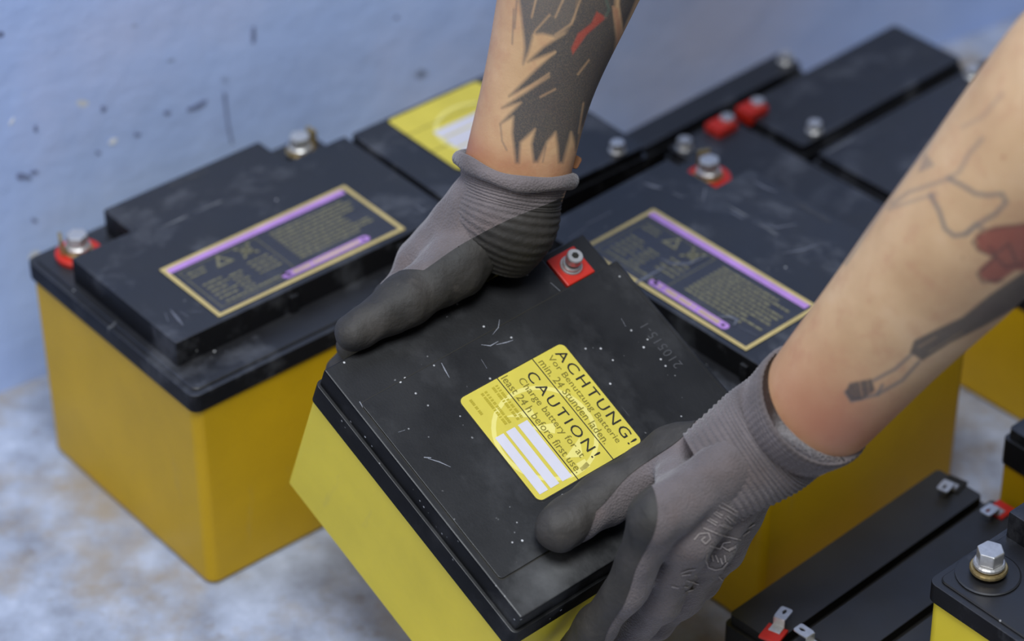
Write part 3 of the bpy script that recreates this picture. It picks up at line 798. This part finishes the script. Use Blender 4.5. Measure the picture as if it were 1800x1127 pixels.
def arm(name, label, path, tattoo, flush, nl=620, ns=400):
    """path: (world point, half width, half thickness); tattoo(t_px, lat) paints ink"""
    P = spline([tuple(p) + (a_, b_) for p, a_, b_ in path], nl)
    cs = [Vector(p[:3]) for p in P]
    V = np.empty((nl, ns, 3)); px_ = np.empty((nl, ns, 2)); front = np.empty((nl, ns))
    th = 2 * np.pi * np.arange(ns) / ns
    for i_ in range(nl):
        d = (cs[min(i_ + 1, nl - 1)] - cs[max(i_ - 1, 0)]).normalized(); view = (CAM - cs[i_]).normalized()
        e2 = (view - d * view.dot(d)).normalized(); e1 = d.cross(e2)
        a_, b_ = P[i_][3], P[i_][4]; s = i_ / nl
        k_ = 1 + .030 * np.cos(2 * th + 5 * s) + .018 * np.cos(3 * th - 7 * s) * np.sin(9 * s) + .012 * np.exp(-((th - 1.9) / .16) ** 2) * np.exp(-((s - .10) / .12) ** 2)
        V[i_] = np.array(cs[i_])[None] + np.outer(np.cos(th) * a_ * k_, np.array(e1)) + np.outer(np.sin(th) * b_ * k_, np.array(e2))
        front[i_] = np.sin(th)
    D = V - np.array(CAM); z = D @ np.array(fwd)
    px_[..., 0] = W_ / 2 + FPX * (D @ np.array(rt)) / z; px_[..., 1] = H_ / 2 - FPX * (D @ np.array(up)) / z
    idx = np.arange(nl * ns).reshape(nl, ns); nx_ = np.roll(idx, -1, 1)
    F = np.stack([idx[:-1], nx_[:-1], nx_[1:], idx[1:]], -1).reshape(-1, 4).tolist()
    F.append(list(range(ns))[::-1]); F.append(list(range((nl - 1) * ns, nl * ns)))
    me = bpy.data.meshes.new(name); me.from_pydata(V.reshape(-1, 3).tolist(), [], F); me.update()
    col = np.zeros((nl * ns, 4)); col[:, :3] = (.03, .033, .035)
    fr = np.clip((front.ravel() + .25) / .2, 0, 1)
    tattoo(px_.reshape(-1, 2), col); col[:, 3] *= fr
    at = me.color_attributes.new('ink', 'FLOAT_COLOR', 'POINT'); at.data.foreach_set('color', col.ravel())
    fl_ = me.attributes.new('flush', 'FLOAT', 'POINT'); fl_.data.foreach_set('value', flush(np.repeat(np.arange(nl) / nl, ns), np.tile(th, nl)))
    o = obj(name, me, M['skin'], None, label, smooth=True); o.parent = person; o.matrix_parent_inverse = PINV
    return o

def sd_poly(q, poly):
    """signed distance to polygon (negative inside), vectorised"""
    P = np.array(poly, float); n = len(P); d = np.full(len(q), 1e9); inside = np.zeros(len(q), bool)
    for i_ in range(n):
        a_, b_ = P[i_], P[(i_ + 1) % n]; e_ = b_ - a_; w_ = q - a_
        t = np.clip((w_ @ e_) / (e_ @ e_ + 1e-9), 0, 1); d = np.minimum(d, np.linalg.norm(w_ - t[:, None] * e_, axis=1))
        c_ = ((a_[1] > q[:, 1]) != (b_[1] > q[:, 1]))
        xi = a_[0] + (q[:, 1] - a_[1]) / (b_[1] - a_[1] + 1e-12) * (b_[0] - a_[0]); inside ^= c_ & (q[:, 0] < xi)
    return np.where(inside, -d, d)

def sd_line(q, pts):
    d = np.full(len(q), 1e9); P = np.array(pts, float)
    for a_, b_ in zip(P, P[1:]):
        e_ = b_ - a_; w_ = q - a_; t = np.clip((w_ @ e_) / (e_ @ e_ + 1e-9), 0, 1)
        d = np.minimum(d, np.linalg.norm(w_ - t[:, None] * e_, axis=1))
    return d

def paint(col, d, width, rgb, op):
    a_ = np.clip(.5 - d / width, 0, 1) * op
    keep = 1 - a_
    tot = a_ + col[:, 3] * keep
    col[:, :3] = (np.array(rgb)[None] * a_[:, None] + col[:, :3] * (col[:, 3] * keep)[:, None]) / np.maximum(tot, 1e-6)[:, None]
    col[:, 3] = tot

def erase(col, d, width, op): col[:, 3] *= 1 - np.clip(.5 - d / width, 0, 1) * op

INK = (.050, .056, .062); INK2 = (.075, .082, .088); REDI = (.42, .07, .05)

def tattoo_feathers(q, col):
    S = lambda pts: [(800 + x / 3.636, y / 3.636) for x, y in pts]
    P1 = [(640, -1100), (405, -160), (410, 0), (425, 120), (445, 300), (435, 410), (470, 330), (500, 220), (560, 215), (640, 235), (720, 190), (770, 100), (805, -160), (1050, -1100)]
    P2 = [(700, 215), (620, 265), (560, 305), (465, 395), (640, 330), (520, 440), (345, 615), (600, 490), (300, 690), (420, 655), (290, 790), (372, 745), (365, 850), (388, 1040), (408, 1040), (418, 910), (512, 825), (488, 920), (502, 1035), (528, 1035), (590, 905), (642, 845), (655, 935), (662, 1040), (688, 1040), (742, 845), (775, 940), (800, 850), (870, 700), (950, 500), (1010, 380), (1032, 250), (1015, 100), (1040, -160), (1300, -1100), (1060, -1100), (805, -160), (760, 120)]
    P3 = [(1060, -160), (1050, 30), (1075, 190), (1130, 60), (1180, -60), (1230, -160), (1500, -900), (1330, -1000)]
    paint(col, sd_poly(q, S(P1)), 8, INK2, .90); paint(col, sd_poly(q, S(P2)), 8, INK, .94); paint(col, sd_poly(q, S(P3)), 5, INK, .95)
    for L, w_ in (([(375, 60), (365, 280)], 5), ([(395, 0), (380, 180)], 6), ([(290, 800), (300, 900), (330, 960)], 4), ([(560, 1035), (580, 940)], 4), ([(800, 700), (770, 960)], 6), ([(840, 690), (800, 900)], 4)):
        paint(col, sd_line(q, S(L)) - w_ / 4, 4, INK2, .6)
    for L in ([(800, 0), (745, 150), (640, 222)], [(605, 95), (510, 200), (505, 225)], [(520, -20), (490, 110)], [(690, 0), (640, 110)], [(855, 385), (785, 475)], [(640, 335), (500, 430), (400, 520)], [(600, 470), (420, 590)], [(640, 570), (545, 620)], [(820, 660), (790, 850)], [(860, 690), (825, 820)]):
        erase(col, sd_line(q, S(L)) - 1.2, 4, .75)
    paint(col, sd_poly(q, S([(905, 75), (968, 112), (842, 220), (752, 348), (742, 310), (785, 215), (870, 150)])), 4, REDI, .85)
    erase(col, sd_poly(q, S([(1005, 40), (1040, 55), (1062, 180), (1038, 320), (1032, 200)])), 5, .9)
    paint(col, sd_poly(q, S([(1005, 40), (1040, 55), (1062, 180), (1038, 320), (1032, 200)])), 5, (.42, .16, .10), .5)
    paint(col, sd_line(q, S([(960, -20), (985, 60), (960, 110)])) - 2, 5, (.10, .16, .13), .7)

def tattoo_sketch(q, col):
    S = lambda pts: [(1340 + x / 1.7065, 200 + y / 1.7065) for x, y in pts]
    G = (.13, .13, .13)
    for L, w_, o_ in (([(505, 245), (530, 290), (548, 345), (575, 366), (610, 362), (650, 330), (700, 300), (732, 265), (718, 240), (680, 245), (640, 240), (600, 215), (560, 195)], 6, .62),
                      ([(560, -40), (530, 40), (490, 110), (440, 170), (350, 300), (250, 450)], 3.5, .5), ([(540, 0), (500, 60), (450, 150)], 3, .4),
                      ([(660, 75), (620, 120), (590, 175), (545, 200), (500, 215), (440, 235), (390, 270)], 6, .38), ([(380, 285), (450, 262), (520, 240)], 5, .34),
                      ([(720, -60), (660, 10), (600, 40)], 4, .3), ([(610, 360), (640, 330), (660, 345)], 5, .5),
                      ([(335, 800), (400, 765), (450, 720)], 4, .8), ([(345, 842), (420, 800), (470, 745)], 4, .8), ([(250, 835), (268, 862), (345, 842), (360, 815)], 4, .8)):
        paint(col, sd_line(q, S(L)) - w_ * .62, 6, G, min(.9, o_ * 1.25))
    paint(col, sd_poly(q, S([(490, 118), (518, 155), (465, 178)])), 4, G, .5)
    paint(col, sd_poly(q, S([(640, 365), (700, 338), (790, 330), (860, 345), (860, 470), (760, 470), (700, 510), (655, 495), (650, 465), (690, 430), (645, 405)])), 6, (.24, .035, .028), .86)
    for L in ([(632, 385), (660, 350), (720, 340), (800, 330)], [(632, 385), (650, 410), (700, 430), (645, 480), (660, 505), (720, 500)], [(680, 400), (700, 420), (740, 390), (760, 440)], [(700, 430), (730, 460), (780, 450)]):
        paint(col, sd_line(q, S(L)) - 2, 5, (.04, .03, .03), .75)
    paint(col, sd_poly(q, S([(248, 835), (262, 808), (328, 795), (338, 830), (300, 858), (265, 862)])), 4, (.04, .045, .05), .85)
    erase(col, sd_line(q, S([(292, 805), (300, 850)])) - .8, 3, .6); erase(col, sd_line(q, S([(316, 800), (320, 842)])) - .5, 3, .5)
    paint(col, sd_poly(q, S([(443, 715), (455, 680), (520, 648), (600, 610), (680, 545), (790, 470), (800, 560), (660, 640), (560, 690), (480, 742)])), 5, (.035, .04, .045), .86)
    erase(col, sd_line(q, S([(470, 700), (520, 670)])) - 1, 4, .45); erase(col, sd_line(q, S([(500, 715), (600, 655)])) - .5, 4, .4)
    paint(col, sd_line(q, S([(722, 130), (723, 131)])) - 4, 4, (.35, .10, .06), .55); paint(col, sd_line(q, S([(600, 432), (601, 433)])) - 2, 3, (.2, .08, .05), .5)

refL = cw(WL); refR = cw(Wr)
def step(p, d, t): return Vector(p) + Vector(d).normalized() * t
# left forearm in the picture (the person's right arm)
aL0 = at_depth(899, 330, refL); aL1 = at_depth(912, 285, refL + Vector((0, .004, .01)))
dL = Vector((.0215, .026, .080)).normalized()
p1 = aL1
pathL = [(aL0 - dL * .012, .0215, .0180), (aL0, .0235, .0190), (p1, .0245, .0200), (p1 + dL * .040, .0258, .0225), (p1 + dL * .085 + Vector((.002, 0, 0)), .0322, .0285), (p1 + dL * .14 + Vector((.006, 0, 0)), .0395, .036), (p1 + dL * .20 + Vector((.012, .0, 0)), .043, .040), (p1 + dL * .25 + Vector((.02, .01, 0)), .041, .040), (p1 + dL * .28 + Vector((.05, .05, .03)), .042, .042), (p1 + dL * .30 + Vector((.09, .10, .10)), .045, .045)]
arm('forearm', 'forearm covered in a dark feather tattoo with red marks', pathL, tattoo_feathers, lambda s, th: .45 * np.exp(-((s - .23) / .03) ** 2) + .55 * np.clip(np.cos(th), 0, 1) ** 3 * 0 + .5 * np.clip(-np.cos(th) - .4, 0, 1))
# right forearm in the picture (the person's left arm)
aR1 = at_depth(1436, 715, refR - fwd * .020)
dR = Vector((.47, -.12, .87)).normalized()
pathR = [(refR, .0205, .0190), (aR1 - dR * .012, .0242, .0225), (aR1, .0264, .0244), (aR1 + dR * .055, .0302, .0270), (aR1 + dR * .100, .0345, .0310), (aR1 + dR * .140, .0372, .0345), (aR1 + dR * .20, .0410, .0395), (aR1 + dR * .25, .0410, .0400), (aR1 + dR * .28 + Vector((.01, .05, .03)), .042, .042), (aR1 + dR * .30 + Vector((.03, .11, .10)), .045, .045)]
arm('forearm', 'forearm with sparse line tattoos and a red flower', pathR, tattoo_sketch, lambda s, th: .80 * np.exp(-((s - .25) / .055) ** 2) * (.45 + .55 * np.clip(.5 - .8 * np.cos(th - 3.6), 0, 1)))

# ------------------------------------------------------------------ glove cuffs
def cuff(parent, pts, rads, nring, label, upv, dip=None, amp=.00036):
    """knitted cuff with fine ribs and a rolled hem"""
    ln = sum((pts[i_ + 1] - pts[i_]).length for i_ in range(len(pts) - 1))
    n = nring * 6 + 1
    S = spline([tuple(p) + r for p, r in zip(pts, rads)], n)
    cs = [Vector(s[:3]) for s in S]; R = []
    for i_, s in enumerate(S):
        q = amp * math.cos(2 * math.pi * i_ / 6); R.append((s[3] + q, s[4] + q))
    o = tube('cuff', cs, [upv] * n, R, 120, M['knit'], parent, label, ridge=.006, nridge=60, cap=False)
    if dip is None: return o
    # the rubber dip runs on over the lower ribs
    me = o.data; V = np.array([v_.co for v_ in me.vertices]); Q = np.array([p.vertices[:] for p in me.polygons])
    ci = CF.inverted(); VL = np.array([ci @ Vector(p) for p in V])
    a_, n_ = dip_plane(dip[0], dip[1], dip[2])
    if n_ @ (np.array([.05, .08, -.02]) - a_) < 0: n_ = -n_
    g = (VL - a_) @ n_ + .0016 * np.sin(VL[:, 1] * 75 - 5.2)
    knit, coat = split_mesh(V, Q, g)
    knit.materials.append(M['knit']); knit.polygons.foreach_set('use_smooth', [True] * len(knit.polygons)); o.data = knit
    obj('palm_coating', coat, M['coat'], parent, 'dark rubber coating over the lower ribs', smooth=True)
    return o

vR = (CAM - refR).normalized(); vL = (CAM - refL).normalized()
cR0 = at_depth(1252, 838, refR + Vector((0, 0, -.004))); cR1 = at_depth(1335, 782, refR); cRm = at_depth(1385, 745, refR - fwd * .006); cR2 = at_depth(1430, 713, refR - fwd * .024)
cuff(gR, [cR0, cR1, cRm, cR2, cR2 + (cR2 - cRm) * .08], [(.0225, .0200), (.0262, .0240), (.0262, .0244), (.0288, .0268), (.0264, .0242)], 34, 'grey ribbed knit cuff', vR)
cL0 = at_depth(858, 436, refL + Vector((-.004, .006, -.016))); cLm = at_depth(886, 385, refL + Vector((0, 0, -.006))); cL1 = at_depth(898, 340, refL); cL2 = at_depth(906, 300, refL + Vector((0, .004, .01)))
cuff(gL, [cL0, cLm, cL1, cL2 - (cL2 - cL1) * .3, cL2, cL2 + (cL2 - cL1) * .14], [(.0225, .0170), (.0254, .0220), (.0240, .0218), (.0252, .0230), (.0290, .0255), (.0262, .0225)], 28, 'grey ribbed knit cuff rolled at the wrist', vL, (DIPL[0], DIPL[1], thL[0]), .00026)
axh = (cL2 - cL1).normalized(); eh = (vL - axh * vL.dot(axh)).normalized(); e1h = axh.cross(eh); ch = cL2 + axh * .0005
hp = [ch + e1h * (.0272 * math.cos(q)) + eh * (.0240 * math.sin(q)) + axh * (.0012 * math.sin(3 * q)) for q in [2 * math.pi * i_ / 72 for i_ in range(73)]]
tube('rolled_hem', hp, [axh] * 73, [(.0026 + .0003 * math.sin(i_ * .9), .0036 + .0004 * math.sin(i_ * .5)) for i_ in range(73)], 14, M['knit'], gL, 'rolled edge of the cuff', cap=False)
bm = prism_bm(rrect(-.0045, -.003, .0045, .003, .0015), -.0012, .0012, .0005)
o = obj('pull_tab', bm_mesh('tab', bm), M['rust'], gL, 'small brown leather tab at the cuff'); o.matrix_local = Matrix.Translation(at_depth(1004, 281, refL + Vector((0, .012, .008)))) @ Matrix.Rotation(.9, 4, 'X') @ Matrix.Rotation(-.5, 4, 'Z')

# faded print on the back of the glove on the right
def print_on(parent, strokes, thick):
    V, Q = VQR; bvh = BVHTree.FromPolygons([CF @ Vector(p) for p in V], [tuple(q) for q in Q])
    vs = []; fs = []
    def hit(x, y):
        r = bvh.ray_cast(CAM, px(x, y).normalized())
        return None if r[0] is None else r[0] + r[1] * .00045
    for L in strokes:
        for (x0, y0), (x1, y1) in zip(L, L[1:]):
            ln = math.hypot(x1 - x0, y1 - y0); n = max(1, int(ln / 6)); nx_, ny_ = -(y1 - y0) / ln * thick, (x1 - x0) / ln * thick
            prev = None
            for i_ in range(n + 1):
                t = i_ / n; x, y = x0 + (x1 - x0) * t, y0 + (y1 - y0) * t
                a_, b_ = hit(x - nx_, y - ny_), hit(x + nx_, y + ny_)
                if a_ is None or b_ is None: prev = None; continue
                k_ = len(vs); vs += [tuple(a_), tuple(b_)]
                if prev is not None: fs.append((prev, prev + 1, k_ + 1, k_))
                prev = k_
    me = bpy.data.meshes.new('print'); me.from_pydata(vs, [], fs); me.update()
    obj('printed_marks', me, M['print_grey'], parent, 'faded grey printed marks on the glove back')
S = lambda pts: [(1170 + x / 5.635, 860 + y / 5.635) for x, y in pts]
st = [S(p) for p in ([(530, 165), (650, 230), (770, 300)], [(550, 125), (670, 200), (785, 250)], [(520, 150), (560, 190)], [(470, 230), (550, 285)], [(490, 215), (560, 260)], [(580, 280), (640, 330)], [(600, 260), (690, 330)], [(410, 300), (500, 355)], [(430, 285), (510, 330)], [(530, 350), (640, 390)], [(560, 340), (660, 380)],
      [(370, 380), (540, 450), (740, 500)], [(280, 500), (330, 440), (420, 430), (440, 490), (390, 540), (350, 500), (390, 470)], [(430, 560), (540, 590), (570, 530), (640, 520)], [(550, 560), (610, 600), (690, 560)],
      [(410, 640), (390, 700), (420, 770), (490, 795), (560, 780), (610, 720)], [(450, 650), (470, 710)], [(490, 650), (520, 720)], [(540, 680), (560, 740)], [(580, 650), (590, 720)], [(620, 610), (690, 570)],
      [(150, 830), (220, 800), (290, 790)], [(160, 850), (240, 840), (300, 860)], [(200, 900), (330, 940)], [(180, 960), (250, 980), (280, 990)], [(60, 960), (130, 975)], [(190, 1020), (280, 985)], [(760, 460), (830, 410)], [(820, 380), (880, 340)], [(520, 860), (560, 900)])]
print_on(gR, st, 1.3)

# ------------------------------------------------------------------ scratches and wipe marks on the lids
M['scratch'] = plain('pale_scratch', lin(128, 130, 138), .6, 0, .25, 900)
M['smear'] = plain('dusty_smear', lin(96, 99, 110), .6, 0, .2, 500)
def scratch(parent, strokes, mat, lz, name='scratch'):
    inv = parent.matrix_world.inverted(); o_ = inv @ CAM
    for L, wd in strokes:
        P = []
        for x, y in L:
            d = inv.to_3x3() @ px(x, y); P.append(o_ + d * ((lz - o_.z) / d.z))
        vs = []; n = len(P)
        for i_, p in enumerate(P):
            d = (P[min(i_ + 1, n - 1)] - P[max(i_ - 1, 0)]); sd = Vector((-d.y, d.x, 0)).normalized() * wd * (.35 if i_ in (0, n - 1) else 1) * .5
            vs += [tuple(p - sd), tuple(p + sd)]
        me = bpy.data.meshes.new(name); me.from_pydata(vs, [], [(2 * i_, 2 * i_ + 1, 2 * i_ + 3, 2 * i_ + 2) for i_ in range(n - 1)]); me.update()
        obj(name, me, M[mat], parent)
bpy.context.view_layer.update()
bt = {o.get('label'): o for o in bpy.data.objects if o.get('category') == 'battery'}
mb = [o for l, o in bt.items() if 'scratched gold' in l][0]; lb = [o for l, o in bt.items() if 'purple striped' in l][0]; hb = [o for l, o in bt.items() if 'CAUTION' in l][0]
scratch(mb, [([(1132, 322), (1150, 328), (1162, 331)], .0022), ([(1183, 339), (1200, 347)], .0014), ([(1240, 330), (1236, 352)], .0012), ([(1030, 395), (1075, 372)], .0011), ([(1000, 420), (1030, 400)], .0009)], 'scratch', .14238)
scratch(mb, [([(1285, 372), (1305, 384)], .0030), ([(1325, 318), (1345, 330), (1366, 338)], .0014), ([(1340, 394), (1365, 400), (1400, 394)], .0012), ([(1375, 445), (1410, 440), (1440, 428)], .0012), ([(1230, 330), (1210, 328)], .0018)], 'smear', .14236)
scratch(mb, [([(1160, 455), (1180, 464), (1210, 464), (1242, 450)], .0016), ([(1112, 500), (1132, 490), (1168, 470)], .0022), ([(1262, 558), (1280, 556), (1296, 562), (1290, 572)], .0020), ([(1300, 575), (1330, 590)], .0008)], 'smear', .14295)
scratch(lb, [([(300, 545), (312, 560), (322, 572)], .0016), ([(316, 548), (332, 558)], .0010), ([(290, 550), (296, 566)], .0008), ([(728, 360), (748, 372)], .0022), ([(336, 548), (356, 548)], .0010)], 'smear', .14238)
scratch(hb, [([(776, 638), (782, 650), (790, 664)], .0007), ([(846, 606), (862, 608), (876, 600)], .0006), ([(872, 606), (890, 602), (902, 598)], .0006), ([(866, 588), (876, 576), (878, 562)], .0004), ([(752, 806), (772, 812), (792, 821)], .0006), ([(745, 804), (758, 805)], .0015), ([(846, 632), (856, 648)], .0004), ([(1092, 560), (1100, 574)], .0004), ([(700, 760), (712, 756)], .0005)], 'scratch', hC + .0009)
scratch(hb, [([(632, 706), (638, 716)], .0014), ([(968, 497), (985, 512)], .0006)], 'scratch', hC + .00012)
